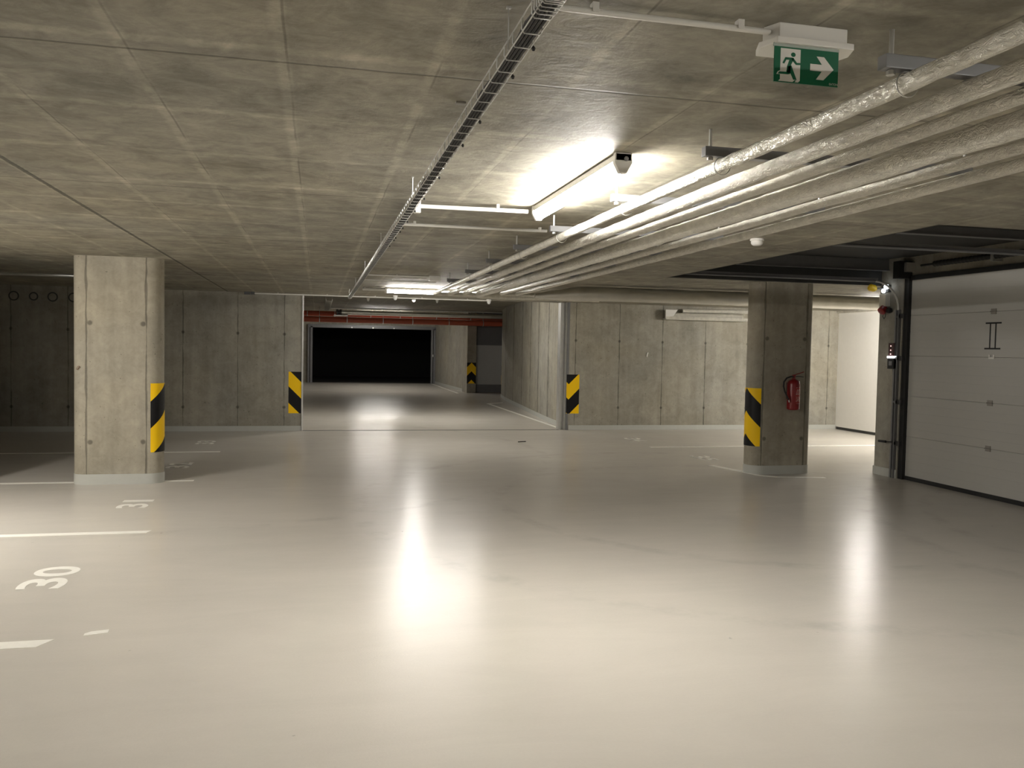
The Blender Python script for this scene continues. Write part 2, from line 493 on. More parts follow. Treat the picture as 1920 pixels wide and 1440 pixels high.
# passage beyond the opening
arc = [(4.88, 16.32), (4.92, 16.95), (4.99, 18.03), (5.10, 19.32), (5.20, 20.46), (5.34, 21.93), (5.49, 23.61), (5.68, 25.5), (5.93, 27.2)]
struct(MB().prism(arc + [(6.25, 27.2), (6.0, 25.5), (5.2, 16.32)], 0, HP).build('wall_passage_right', M['curved']))
struct(MB().prism([(x - 0.012, y) for x, y in arc] + [(x + 0.01, y) for x, y in reversed(arc)], 0, 0.1).build('baseboard_passage_right', M['band']))
struct(MB().box(-1.2, -0.8, 16.32, 37.4, 0, HP).build('wall_passage_left', M['plainc']))
pil = [(5.17, 29.45), (5.49, 29.45), (5.52, 37.4), (5.06, 37.4), (5.07, 35.5), (5.12, 33.6), (5.17, 31.8), (5.19, 30.5)]
wfar = struct(MB().prism(pil, 0, HP).build('wall_passage_pier', M['curved']))
struct(MB().prism([(x - 0.012, y) for x, y in pil[3:]] + [(x + 0.01, y) for x, y in reversed(pil[3:])], 0, 0.1).build('baseboard_passage_pier', M['band']))
fw_ = MB().box(-1.2, -0.42, 37.0, 37.4, 0, HP).box(-0.42, 5.1, 37.0, 37.4, 2.5, HP)
struct(fw_.build('wall_passage_end', M['plainc']))
g = MB().box(5.49, 9.0, 30.0, 30.3, 0.285, 1.71)
gw = struct(g.build('wall_side_room', M['greywall']))
MB().box(5.49, 9.0, 29.97, 30.3, 1.71, HP).build('upper_band', M['greysteel'], gw)
MB().box(5.49, 9.0, 29.97, 30.3, 0, 0.285).build('base_band', M['greysteel'], gw)
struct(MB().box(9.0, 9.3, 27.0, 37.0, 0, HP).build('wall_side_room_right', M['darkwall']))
struct(MB().box(6.25, 9.3, 26.95, 27.2, 0, HP).build('wall_side_room_front', M['plainc']))
# garage behind the far gate, its darkness put into near-black surfaces
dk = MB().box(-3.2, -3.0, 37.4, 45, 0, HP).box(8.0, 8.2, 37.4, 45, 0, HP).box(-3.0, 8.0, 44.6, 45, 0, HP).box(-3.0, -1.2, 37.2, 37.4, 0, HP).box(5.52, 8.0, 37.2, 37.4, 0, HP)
struct(dk.build('wall_far_garage', M['far_shade']))
struct(MB().box(-3.0, 8.0, 37.1, 44.6, 0.0, 0.006).build('floor_far_garage', M['far_shade']))
struct(MB().box(-3.0, 8.0, 37.4, 44.6, HP - 0.02, HP - 0.002).build('ceiling_far_garage', M['far_shade']))
# far gate frame
fg = struct(MB().box(-0.42, 5.06, 36.9, 37.05, 2.36, 2.5).build('door_2', M['greysteel']))
for x0 in (-0.42, 4.86):
    j = MB().box(x0, x0 + 0.075, 36.86, 37.05, 0, 2.42).box(x0 + 0.105, x0 + 0.2, 36.9, 37.05, 0, 2.42)
    j.build('frame_post', M['greysteel'], fg, bevel=0.006)
for x in (1.4, 2.3, 3.2):
    MB().box(x, x + 0.05, 36.84, 36.9, 2.36, 2.41).build('roller', M['steel'], fg)
MB().box(4.92, 4.96, 36.83, 36.86, 1.18, 1.28).build('push_button', M['offwhite'], fg)

# guide rails at the sides of the opening and the joint strip in the floor
gr = struct(MB().box(4.70, 4.735, 16.12, 16.3, 0, H).box(4.735, 4.80, 16.2, 16.3, 0, H).box(4.80, 4.835, 16.10, 16.3, 0, H).build('trim_1', M['steel'], bevel=0.004))
struct(MB().box(4.836, 4.88, 16.0705, 16.3, 0, H).build('trim_2', M['greysteel']))
struct(MB().box(-0.288, -0.262, 16.05, 16.3, 0, H).build('trim_3', M['steel'], bevel=0.004))
struct(MB().box(-0.26, 4.70, 16.10, 16.15, 0.0, 0.004).build('trim_4', M['darksteel']))

# ------------------------------------------------------------------ columns
def racetrack(cx, cy, half, r, n=16, grow=0.0):
    p = []
    r += grow
    for k in range(n + 1):
        a = -PI / 2 + PI * k / n
        p.append((cx + half + r * math.cos(a), cy + r * math.sin(a)))
    for k in range(n + 1):
        a = PI / 2 + PI * k / n
        p.append((cx - half + r * math.cos(a), cy + r * math.sin(a)))
    return p

def column(cx, cy, half, r, label):
    t = thing('concrete_column', label, 'column', (cx, cy, 0), 'round-ended columns beside the aisle')
    MB().prism(racetrack(cx, cy, half, r), 0.0, H).build('shaft', M['col'], t, True)
    MB().prism(racetrack(cx, cy, half, r, 16, 0.006), 0.0, 0.115).build('painted_base_band', M['band'], t, True)
    return t

cl = column(-2.18, 10.27, 0.32, 0.15, 'pale round-ended concrete column standing by the floor numbers 31 and 32')
cr = column(6.04, 10.22, 0.28, 0.17, 'shaded round-ended concrete column carrying the red fire extinguisher')
# small rusty doodle on the left column
pts = [(-2.575 + 0.022 * math.cos(a) * (1 - a / 14), 10.122 + 0.002, 1.30 + 0.02 * math.sin(a * 1.3)) for a in [i * 0.45 for i in range(20)]]
MB().tube([(x, 10.126, z) for x, y, z in pts], 0.0025, 5).build('scribble', M['rust'], cl)

def wrap_sticker(cx, cy, r, a0, half_ang, ztop, zbot, mat, label, loc):
    """sticker wrapped round a column end, fold at angle a0"""
    b = MB(); N = 24
    for i in range(N + 1):
        a = a0 - half_ang + 2 * half_ang * i / N
        for (rr) in (r + 0.0015, r + 0.004):
            for zz in (zbot, ztop):
                k = len(b.v)
                b.v.append((cx + rr * math.cos(a), cy + rr * math.sin(a), zz))
                b.uv[k] = ((a - a0) * r, ztop - zz)
    for i in range(N):
        p, q = i * 4, i * 4 + 4
        b.f += [(p + 2, q + 2, q + 3, p + 3), (p, p + 1, q + 1, q), (p + 1, p + 3, q + 3, q + 1), (p, q, q + 2, p + 2)]
    b.f += [(0, 2, 3, 1), (N * 4, N * 4 + 1, N * 4 + 3, N * 4 + 2)]
    o = b.build('hazard_sticker', mat, None, True, loc=loc)
    return tag(o, label, 'sticker', 'yellow and black hazard stickers')

wrap_sticker(-1.86, 10.27, 0.151, 0.0, 1.36, 1.135, 0.355, M['haz_col'], 'yellow and black hazard sticker wrapped round the end of the left column', (-1.86, 10.27, 0.355))
wrap_sticker(5.76, 10.22, 0.171, PI, 1.25, 1.14, 0.37, M['haz_col'], 'yellow and black hazard sticker wrapped round the column with the fire extinguisher', (5.76, 10.22, 0.37))

def flat_sticker(x0, x1, fold, y, ztop, zbot, mat, label, side=None):
    """sticker on a wall face at y; optional return of width side round the corner at x = fold"""
    b = MB()
    def quad(p0, p1, u0_, u1_, off):
        k = len(b.v)
        o_ = Vector(off)
        for base in (Vector((0, 0, 0)), o_):
            for (p, u) in ((p0, u0_), (p1, u1_)):
                for zz in (zbot, ztop):
                    b.uv[len(b.v)] = (u, ztop - zz)
                    b.v.append((p[0] + base.x, p[1] + base.y, zz))
        b.f += [(k, k + 2, k + 3, k + 1), (k + 4, k + 5, k + 7, k + 6), (k, k + 4, k + 6, k + 2), (k + 1, k + 3, k + 7, k + 5), (k, k + 1, k + 5, k + 4), (k + 2, k + 6, k + 7, k + 3)]
    xs = sorted({x0, x1, min(max(fold, x0), x1)})
    for a_, b_ in zip(xs[:-1], xs[1:]):
        quad((a_, y), (b_, y), a_ - fold, b_ - fold, (0, -0.003, 0))
    if side:
        sx = -0.003 if abs(x0 - fold) < 0.01 else 0.003
        quad((fold, y - 0.003), (fold, y + side), 0.0, side, (sx, 0, 0))
    o = b.build('hazard_sticker', mat, None, loc=((x0 + x1) / 2, y, zbot))
    return tag(o, label, 'sticker', 'yellow and black hazard stickers')

flat_sticker(-0.52, -0.29, -0.29, BACK - 0.001, 1.10, 0.33, M['haz_wall'], 'yellow and black hazard sticker on the left side of the passage opening')
flat_sticker(4.836, 5.10, 4.88, BACK - 0.001, 1.11, 0.33, M['haz_wall'], 'yellow and black hazard sticker folded round the right corner of the passage opening', None)
b = MB()
flat_sticker(5.168, 5.49, 5.33, 29.445, 1.08, 0.34, M['haz_inv'], 'small yellow and black chevron sticker on the pier deep in the passage')
# sliver on the far end of the passage's right wall
flat_sticker(5.925, 6.25, 5.925, 27.196 + 0.008, 1.02, 0.2, M['haz_col'], 'sliver of hazard sticker at the far end of the curved passage wall', None)

# fire extinguisher on the right column
ex, ey = 6.115, 9.955
t = thing('fire_extinguisher', 'red fire extinguisher with black hose hung on the shaded column', 'fire extinguisher', (ex, ey, 0.865))
R_ = 0.082
body = MB().lathe([(R_ * 0.8, 0), (R_ * 0.97, 0.012), (R_, 0.03), (R_, 0.335), (R_ * 0.94, 0.365), (R_ * 0.7, 0.39), (R_ * 0.32, 0.405), (R_ * 0.3, 0.415)], (ex, ey, 0.865), (0, 0, 1), 28).build('cylinder', M['red'], t, True)
b = MB(); N = 12
for i in range(N + 1):
    a = -PI / 2 - 0.15 + 1.35 * i / N
    for zz in (0.945, 1.165):
        b.v.append((ex + (R_ + 0.001) * math.cos(a), ey + (R_ + 0.001) * math.sin(a), zz))
for i in range(N): b.f.append((2 * i, 2 * i + 2, 2 * i + 3, 2 * i + 1))
n_ = NT('extinguisher label print')
u_, v_, w_ = n_.xyz()
blk = n_.ramp(n_.noise(95.0, 2.0, 0.5, n_.scaled((1, 1, 1.6))), 0.52, 0.6)
bandd = n_.m('GREATER_THAN', n_.m('FRACT', n_.m('MULTIPLY', w_, 11.0)), 0.22)
labm = n_.fin(n_.mix(n_.m('MULTIPLY', blk, bandd), (0.36, 0.03, 0.028), (0.62, 0.55, 0.52)), 0.4)
b.build('printed_label', labm, body, True)
MB().lathe([(0.018, 0), (0.02, 0.02), (0.024, 0.03), (0.024, 0.05), (0.014, 0.055)], (ex, ey, 1.275), (0, 0, 1), 14).build('valve', M['red'], t, True)
MB().tube([(ex - 0.01, ey - 0.0, 1.322), (ex + 0.03, ey - 0.01, 1.335), (ex + 0.08, ey - 0.02, 1.352), (ex + 0.13, ey - 0.02, 1.368)], 0.0065, 6).build('lever', M['red'], t, True)
MB().tube([(ex + 0.01, ey, 1.305), (ex + 0.07, ey - 0.01, 1.307), (ex + 0.13, ey - 0.015, 1.300)], 0.007, 6).build('carry_handle', M['darksteel'], t, True)
hp = [(ex - 0.012, ey - 0.01, 1.302), (ex - 0.06, ey - 0.03, 1.305), (ex - 0.125, ey - 0.035, 1.285), (ex - 0.168, ey - 0.04, 1.235), (ex - 0.175, ey - 0.045, 1.175), (ex - 0.158, ey - 0.05, 1.11), (ex - 0.125, ey - 0.055, 1.045), (ex - 0.1, ey - 0.055, 1.0)]
MB().tube(hp, 0.0105, 8).build('hose', M['black'], t, True)
MB().tube([(ex - 0.1, ey - 0.055, 1.0), (ex - 0.092, ey - 0.057, 0.968)], 0.009, 8).build('nozzle', M['steel'], t, True)
MB().box(ex - 0.05, ex + 0.05, 10.035, 10.05, 1.0, 1.22).box(ex - 0.02, ex + 0.02, ey + 0.07, 10.04, 1.16, 1.2).build('wall_hook', M['darksteel'], t)

# ------------------------------------------------------------------ garage door (right)
DX, DY0, DY1, DH = 7.45, 6.66, 9.46, 2.58
PZ = [0.05, 0.565, 1.085, 1.605, 2.125, DH]
gd = bpy.data.objects.new('door_1', None); COL.objects.link(gd)
gd.location = (DX, (DY0 + DY1) / 2, 0); ORIGIN['door_1'] = Vector(gd.location); struct(gd)
for i in range(5):
    b = MB()
    z0, z1 = PZ[i] + (0.0012 if i else 0), PZ[i + 1] - 0.0012
    b.box(DX - 0.0, DX + 0.04, DY0, DY1, z0, z1)
    # shallow pressed ribs
    k = 5
    for j in range(k):
        zc = z0 + (z1 - z0) * (j + 0.5) / k
        h_ = (z1 - z0) / k * 0.5 - 0.004
        b.box(DX - 0.0025, DX + 0.001, DY0, DY1, zc - h_, zc + h_)
    b.build('door_panel', M['panel'], gd, bevel=0.001)
MB().box(DX - 0.012, DX + 0.045, DY0, DY1, 0.0, 0.05).build('bottom_seal', M['black'], gd)
MB().box(DX - 0.03, DX + 0.0, DY0 - 0.05, DY1 + 0.06, DH, DH + 0.055).build('top_seal', M['black'], gd)
for i, z in enumerate((0.565, 1.085, 1.605, 2.125)):
    if z == 1.605:
        b = MB().box(DX - 0.012, DX - 0.002, 8.035, 8.115, z - 0.018, z + 0.004).box(DX - 0.012, DX - 0.002, 8.035, 8.055, z, z + 0.03).box(DX - 0.012, DX - 0.002, 8.095, 8.115, z, z + 0.03)
        b.build('hinge', M['white'], gd)
    else:
        b = MB().box(DX - 0.01, DX - 0.002, 8.035, 8.11, z - 0.032, z + 0.032).tube([(DX - 0.012, 8.03, z), (DX - 0.012, 8.115, z)], 0.007, 8)
        b.build('hinge', M['hinge'], gd)
II = MB()
II.box(DX - 0.0045, DX - 0.002, 7.955, 8.185, 1.985, 2.003).box(DX - 0.0045, DX - 0.002, 7.96, 8.19, 1.695, 1.713)
II.box(DX - 0.0045, DX - 0.002, 8.025, 8.042, 1.71, 1.99).box(DX - 0.0045, DX - 0.002, 8.105, 8.122, 1.71, 1.99)
II.build('roman_numeral', M['black'], gd)
# vertical track, curve and horizontal track, far side of the door; then the near side
def track(y, nearer):
    o = MB()
    o.box(7.385 - 0.035, 7.385, y + 0.02, y + 0.045, 0, 2.2).box(7.385 - 0.04, 7.385, y - 0.03, y - 0.02, 0, 2.2).box(7.385 - 0.008, 7.385, y - 0.03, y + 0.045, 0, 2.2)
    tr = o.build('vertical_track', M['greysteel'], gd)
    c = []
    for k in range(9):
        a = PI / 2 * k / 8
        c.append((7.365 - 0.36 * (1 - math.cos(a)), y, 2.2 + 0.36 * math.sin(a)))
    MB().tube(c, 0.014, 8).build('curved_track', M['steel'], gd, True)
    MB().tube([(7.01, y, 2.56), (4.32, y, 2.56)], 0.014, 8).box(4.32, 7.05, y + 0.0, y + 0.03, 2.55, 2.60).build('horizontal_track', M['greysteel'], gd)
    for z in (0.46, 1.0, 1.57, 2.12):
        MB().box(7.37, 7.44, y - 0.1, y - 0.01, z - 0.03, z + 0.03).tube([(7.37, y - 0.03, z), (7.37, y + 0.02, z)], 0.024, 12).build('roller_hinge', M['darksteel'], gd)
    MB().box(7.40, 7.45, y - 0.14, y + 0.05, 0.0, 2.63).build('side_seal', M['black'], gd)
track(9.58, False)
track(6.55, True)
MB().tube([(7.33, 9.58, 0.475), (7.32, 9.72, 0.468)], 0.006, 6).tube([(7.325, 9.68, 0.468), (7.325, 9.82, 0.462)], 0.016, 8).build('release_handle', M['black'], gd, True)
sp = [(7.36, y, 2.74) for y in [6.6 + 0.02 * i for i in range(130)]]
MB().tube(sp, lambda i: 0.034 + 0.003 * math.sin(i * 2.1) if (12 < i < 118) else 0.013, 10).build('torsion_spring', M['black'], gd, True)
for y in (6.7, 8.0, 9.42):
    MB().box(7.32, 7.45, y - 0.02, y + 0.02, 2.68, 2.8).build('spring_bracket', M['steel'], gd)
MB().box(7.25, 7.44, 9.44, 9.56, 2.6, 2.82).build('drum_cover', M['black'], gd)
# cross rails in the recess
for (y, z, nm) in ((7.15, 2.80, 'steel rail crossing the dark recess above the garage door'), (9.85, 2.74, 'steel rail at the far side of the dark recess by the column')):
    o = MB().box(4.32, 7.43, y - 0.03, y + 0.03, z, HP - 0.002).box(4.32, 7.43, y - 0.045, y + 0.045, z - 0.012, z).build('ceiling_rail', M['greysteel'], None, loc=(5.9, y, z))
    tag(o, nm, 'rail', 'rails over the garage door')

# fittings on the pier
t = thing('warning_light', 'yellow warning lamp with glowing white lens at the top of the pier', 'lamp', (7.385, 9.85, 2.50))
MB().box(7.34, 7.385, 9.76, 9.90, 2.44, 2.54).build('housing', M['darksteel'], t, bevel=0.006)
MB().lathe([(0.03, 0), (0.034, 0.02), (0.03, 0.05), (0.012, 0.062)], (7.335, 9.79, 2.515), (-0.55, -0.6, -0.1), 14).build('lens', M['led'], t, True)
MB().lathe([(0.03, 0), (0.03, 0.02)], (7.335, 9.845, 2.465), (-0.6, -0.6, -0.2), 12).build('lower_lens', M['led'], t, True)
MB().tube([(7.35, 9.9, 2.50), (7.27, 9.93, 2.495)], 0.012, 8).build('arm', M['darksteel'], t)
MB().lathe([(0.022, 0), (0.048, 0.03), (0.05, 0.09), (0.03, 0.11)], (7.285, 9.93, 2.49), (-0.95, 0.2, 0.25), 16).build('yellow_hood', M['yellow'], t, True)
t = thing('power_socket', 'red industrial power socket under a grey box on the pier', 'socket', (7.385, 9.83, 2.2))
MB().box(7.31, 7.385, 9.77, 9.90, 2.255, 2.42).build('back_box', M['conduit'], t, bevel=0.008)
MB().lathe([(0.05, 0), (0.056, 0.02), (0.054, 0.075), (0.044, 0.08)], (7.345, 9.83, 2.235), (-0.62, -0.1, -0.55), 18).build('flap', M['red'], t, True)
MB().lathe([(0.034, 0), (0.04, 0.02), (0.034, 0.045)], (7.365, 9.735, 2.2), (-1, 0, 0), 14).build('side_plug', M['black'], t, True)
MB().tube([(7.34, 9.80, 2.17), (7.335, 9.795, 2.12), (7.335, 9.82, 2.09), (7.34, 9.85, 2.12), (7.34, 9.85, 2.17)], 0.005, 6).build('wire_loop', M['cable'], t, True)
t = thing('door_control_box', 'dark door control box with a lit white bar on the pier', 'control box', (7.385, 9.65, 1.45))
MB().box(7.335, 7.385, 9.60, 9.72, 1.43, 1.57).build('lower_housing', M['black'], t, bevel=0.006)
p = MB().box(7.34, 7.385, 9.605, 9.715, 1.60, 1.77)
up_ = p.build('red_panel', plain('dark red plastic', (0.05, 0.01, 0.01), 0.35), t, bevel=0.005)
MB().box(7.33, 7.385, 9.60, 9.722, 1.573, 1.597).build('light_bar', M['ledbar'], t)
for z in (1.625, 1.675, 1.73):
    MB().lathe([(0.008, 0), (0.007, 0.006)], (7.34, 9.665, z), (-1, 0, 0), 10).build('indicator', M['ledred'], up_)
MB().box(7.333, 7.336, 9.63, 9.69, 1.475, 1.53).build('button_plate', M['greysteel'], t)
MB().tube([(7.365, 9.64, 1.43), (7.365, 9.635, 1.39), (7.37, 9.63, 1.2)], 0.008, 6).build('cable', M['cable'], t)

# ------------------------------------------------------------------ lights
def strip_light(along, x, y, z, length, key, label, ends=True):
    """slim weatherproof strip light: housing above, frosted diffuser below, end caps"""
    t = thing('strip_light', label, 'lamp', (x, y, z), 'long strip lights on the ceiling')
    L = length / 2
    def place(p):                      # local (a along, b across, c up) -> world
        a, b_, c = p
        return (x + b_, y + a, z + c) if along == 'y' else (x + a, y - b_, z + c)
    def section(prof, a0, a1):
        b = MB(); n = len(prof)
        b.v = [place((a0, u, w)) for u, w in prof] + [place((a1, u, w)) for u, w in prof]
        b.f = [(i, (i + 1) % n, n + (i + 1) % n, n + i) for i in range(n)] + [tuple(range(n)), tuple(range(2 * n - 1, n - 1, -1))]
        return b
    hous = [(-0.034, 0.045), (0.034, 0.045), (0.0375, 0.041), (0.0375, 0.012), (-0.0375, 0.012), (-0.0375, 0.041)]
    diff = [(-0.034, 0.012)] + [(-0.036 * math.cos(PI * k / 8), -0.042 * math.sin(PI * k / 8)) for k in range(9)] + [(0.034, 0.012)]
    cap = [(-0.042, 0.048), (0.042, 0.048), (0.044, 0.0), (0.018, -0.048), (-0.018, -0.048), (-0.044, 0.0)]
    section(hous, -L, L).build('housing', M['offwhite'], t)
    em = glow('strip light diffuser ' + key, LAMP, POWER[key])
    section(diff, -L + 0.02, L - 0.02).build('diffuser', em, t, True)
    for s_ in (-1, 1):
        c = section(cap, s_ * L, s_ * (L - 0.035)).build('end_cap', M['offwhite'], t, bevel=0.006)
        ax = (0, s_, 0) if along == 'y' else (s_, 0, 0)
        MB().lathe([(0.011, 0), (0.011, 0.006), (0.006, 0.007)], place((s_ * L, 0.012, 0.02)), ax, 10).build('cable_gland', M['greysteel'], c)
    hz = H if z < H else HP
    for s_ in (-0.5, 0.5):
        b = MB()
        p0, p1 = place((s_ * L - 0.015, -0.03, 0.045)), place((s_ * L + 0.015, 0.03, 0.045))
        b.box(min(p0[0], p1[0]), max(p0[0], p1[0]), min(p0[1], p1[1]), max(p0[1], p1[1]), z + 0.044, hz)
        b.build('mounting_clip', M['steel'], t)
    return t

strip_light('y', 1.405, 4.61, 2.491, 1.60, 'aisle', 'lit strip light near the pipes, running along the aisle')
strip_light('x', 1.83, 13.5, 2.491, 1.60, 'far', 'lit strip light across the aisle before the passage opening')
strip_light('y', -4.3, 7.0, 2.491, 1.60, 'left', 'lit strip light over the left parking bays')
strip_light('x', 9.95, 12.95, 2.491, 1.60, 'right', 'lit strip light over the right bays behind the pier')
strip_light('y', 2.1, 18.4, 2.825, 1.60, 'passage', 'lit strip light just inside the passage above the opening edge')
strip_light('x', 2.3, 30.3, 2.72, 1.60, 'mid', 'lit strip light behind the red pipes in the passage')
strip_light('x', 2.2, 33.6, 2.825, 1.60, 'deep', 'lit strip light on the passage ceiling before the far gate')
strip_light('y', 1.385, -1.7, 2.491, 1.60, 'behind', 'lit strip light over the aisle behind the viewer')
strip_light('y', 4.1, -0.7, 2.491, 1.60, 'rightbehind', 'lit strip light right of the foil pipes behind the viewer')
strip_light('y', -4.6, -1.5, 2.491, 1.60, 'leftbehind', 'lit strip light over the nearest left bays')

# ------------------------------------------------------------------ exit sign
t = thing('exit_sign', 'green running man exit sign with right arrow hanging from the ceiling', 'exit sign', (1.36, 2.2, H))
plan = lambda g_: [(1.268 - g_, 2.195 - g_), (1.484 + g_, 2.195 - g_), (1.505 + g_, 2.24), (1.484 + g_, 2.29 + g_), (1.268 - g_, 2.29 + g_), (1.245 - g_, 2.245)]
MB().prism(plan(0), 2.495, H).build('lamp_housing', M['offwhite'], t, bevel=0.003)
MB().prism(plan(0.014), 2.478, 2.496).build('lamp_rim', M['offwhite'], t, bevel=0.003)
SY = 2.19
X0, X1, Z0, Z1 = 1.251, 1.4545, 2.371, 2.470
plt = MB().box(X0, X1, SY, SY + 0.004, Z0, Z1).build('sign_plate', M['green'], t)
MB().box(X0 - 0.003, X1 + 0.001, SY + 0.0005, SY + 0.0035, Z1, 2.48).build('clear_strip', M['clear'], t)
def S(px, py):                          # sign drawing units (1150 wide, 650 tall) -> metres
    return (X0 + (X1 - X0) * px / 1150.0, Z1 - (Z1 - Z0) * py / 650.0)
def sign_shape(name, polys, mat, dy):
    b = MB()
    for poly in polys:
        b.plate([S(*p) for p in poly], SY - dy, SY - dy + 0.0003)
    return b.build(name, mat, plt)
door_white = [(100, 30), (458, 30), (458, 590), (430, 632), (360, 632), (395, 600), (430, 560), (75, 632), (110, 590), (110, 520), (45, 505), (60, 470), (110, 440)]
door_white = [(105, 28), (460, 28), (460, 600), (428, 634), (75, 634), (105, 600)]
sign_shape('white_doorway', [door_white, [(40, 512), (64, 462), (108, 436), (108, 512)]], M['signwhite'], 0.0004)
arrow = [(640, 262), (850, 262), (750, 118), (885, 118), (1065, 335), (885, 545), (750, 545), (850, 388), (640, 388)]
sign_shape('white_arrow', [arrow], M['signwhite'], 0.0004)
head = [(330 + 41 * math.cos(2 * PI * k / 18), 133 + 41 * math.sin(2 * PI * k / 18)) for k in range(18)]
man = [head,
       [(190, 192), (330, 188), (345, 200), (292, 330), (288, 470), (218, 478), (222, 360), (262, 232), (215, 236)],       # torso and rear thigh
       [(190, 192), (226, 200), (172, 312), (140, 300)],                                                                       # back arm
       [(318, 192), (352, 214), (398, 276), (460, 272), (460, 308), (380, 314), (300, 225)],                                  # front arm
       [(218, 420), (290, 430), (282, 492), (240, 502), (60, 504), (90, 462), (214, 458)],                                    # rear leg and shoe
       [(232, 360), (300, 330), (402, 590), (340, 590)],                                                                       # front leg
       [(330, 634), (362, 600), (392, 600), (366, 634)]]                                                                       # shadow of the foot
sign_shape('running_man', man, M['green'], 0.0008)
lt = bpy.data.curves.new('tmp_text', 'FONT'); lt.body = 'EATON'; lt.size = 0.0085; lt.align_x = 'CENTER'
lo = bpy.data.objects.new('tmp', lt); COL.objects.link(lo)
me = bpy.data.meshes.new_from_object(lo.evaluated_get(bpy.context.evaluated_depsgraph_get()))
bpy.data.objects.remove(lo)
b = MB(); cx_, cz_ = S(1070, 625)
b.v = [(v.co.x + cx_, SY - 0.0005, v.co.y + cz_) for v in me.vertices]; b.f = [tuple(p.vertices) for p in me.polygons]
b.build('maker_mark', M['signwhite'], plt)

# ------------------------------------------------------------------ foil pipes
def pipe_path(x, z, yend, run):
    p = [(x, -4 + 0.055 * i, z) for i in range(int((yend - 0.12 + 4) / 0.055))]
    for k in range(7):
        a = PI / 2 * k / 6
        p.append((x + 0.12 * (1 - math.cos(a)), yend - 0.12 + 0.12 * math.sin(a), z))
    q = x + 0.2
    while q < run:
        p.append((q, yend, z)); q += 0.08
    return p
names = ('leftmost of the six foil-wrapped ceiling pipes, nearest the strip light', 'second foil-wrapped ceiling pipe counted from the strip light',
         'third and thinnest foil-wrapped ceiling pipe counted from the strip light', 'fourth and thickest of the six foil-wrapped ceiling pipes',
         'fifth foil-wrapped ceiling pipe, second from the garage door side', 'sixth foil-wrapped ceiling pipe, outermost on the garage door side')
PIPES = ((1.662, 2.393, 0.027), (1.871, 2.388, 0.032), (2.072, 2.394, 0.025), (2.257, 2.374, 0.046), (2.579, 2.396, 0.025), (2.795, 2.390, 0.029))
for i, (x, z, r) in enumerate(PIPES):
    pts = pipe_path(x, z, 12.45 - 0.1 * i, 4.2)
    ph = i * 1.7
    def rad(k, pts=pts, r=r, ph=ph):
        y = pts[k][1] + ph
        e = (y % 1.05)
        return r * (1.0 + (0.05 if e < 0.06 else 0.0) + 0.025 * math.sin(y * 5.0) * math.sin(y * 2.3 + ph))
    o = MB().tube(pts, rad, 16, True, 0.10, ph).build('foil_pipe', M['foil'], None, True, loc=(x, 4.0, z))
    tag(o, names[i], 'pipe', 'six foil-wrapped pipes under the ceiling')
pts = [(3.0, 11.62, 2.36)] + [(3.05 + 0.12 * i, 11.62, 2.36 + min(0.055, 0.01 * i)) for i in range(66)]
o = MB().tube(pts, lambda k: min(0.03 + 0.012 * k, 0.103) * (1 + (0.03 if k % 9 == 0 else 0)), 20, True, 0.04, 5.0).build('foil_duct', M['duct'], None, True, loc=(7, 11.62, 2.41))
tag(o, 'thick silver duct running across behind the fire extinguisher column', 'duct')
o = MB().tube([(-6.9, 12.2, 2.455), (-2.3, 12.2, 2.455)], 0.022, 14).build('steel_pipe', M['steel'], None, True, loc=(-4.6, 12.2, 2.455))
tag(o, 'thin pale pipe under the ceiling left of the left column', 'pipe')

# channel brackets that carry the pipes
def bracket(y, label, master=None):
    loc = (1.58, y, 2.425)
    if master: return dup(master, loc, label)
    t = thing('pipe_bracket', label, 'bracket', loc, 'channel brackets over the foil pipes')
    MB().box(1.575, 2.89, y - 0.02, y + 0.02, 2.425, 2.465).build('channel', M['greysteel'], t, bevel=0.003)
    for x in (1.605, 2.86):
        MB().tube([(x, y, 2.41), (x, y, H)], 0.007, 8).lathe([(0.013, 0), (0.013, 0.012)], (x, y, 2.41), (0, 0, 1), 6).build('threaded_rod', M['steel'], t)
    MB().tube([(1.662 + 0.037 * math.sin(a), y, 2.389 + 0.037 * math.cos(a)) for a in [2 * PI * k / 16 for k in range(17)]], 0.0022, 6).build('pipe_clip', M['steel'], t)
    return t
BY = (2.16, 3.31, 4.45, 5.72, 6.85, 8.02, 9.21, 10.53)
bl = ('pipe bracket nearest the exit sign, above the foil pipes', 'dark pipe bracket just before the near end of the strip light', 'brightly lit pipe bracket beside the near strip light',
      'pipe bracket just past the far end of the near strip light', 'fifth pipe bracket along the foil pipes, past the near strip light', 'sixth pipe bracket along the foil pipes from the exit sign',
      'seventh pipe bracket along the foil pipes, second from the far end', 'last pipe bracket along the foil pipes, nearest the passage')
bm_ = None
for y, l in zip(BY, bl):
    o = bracket(y, l, bm_)
    bm_ = bm_ or o

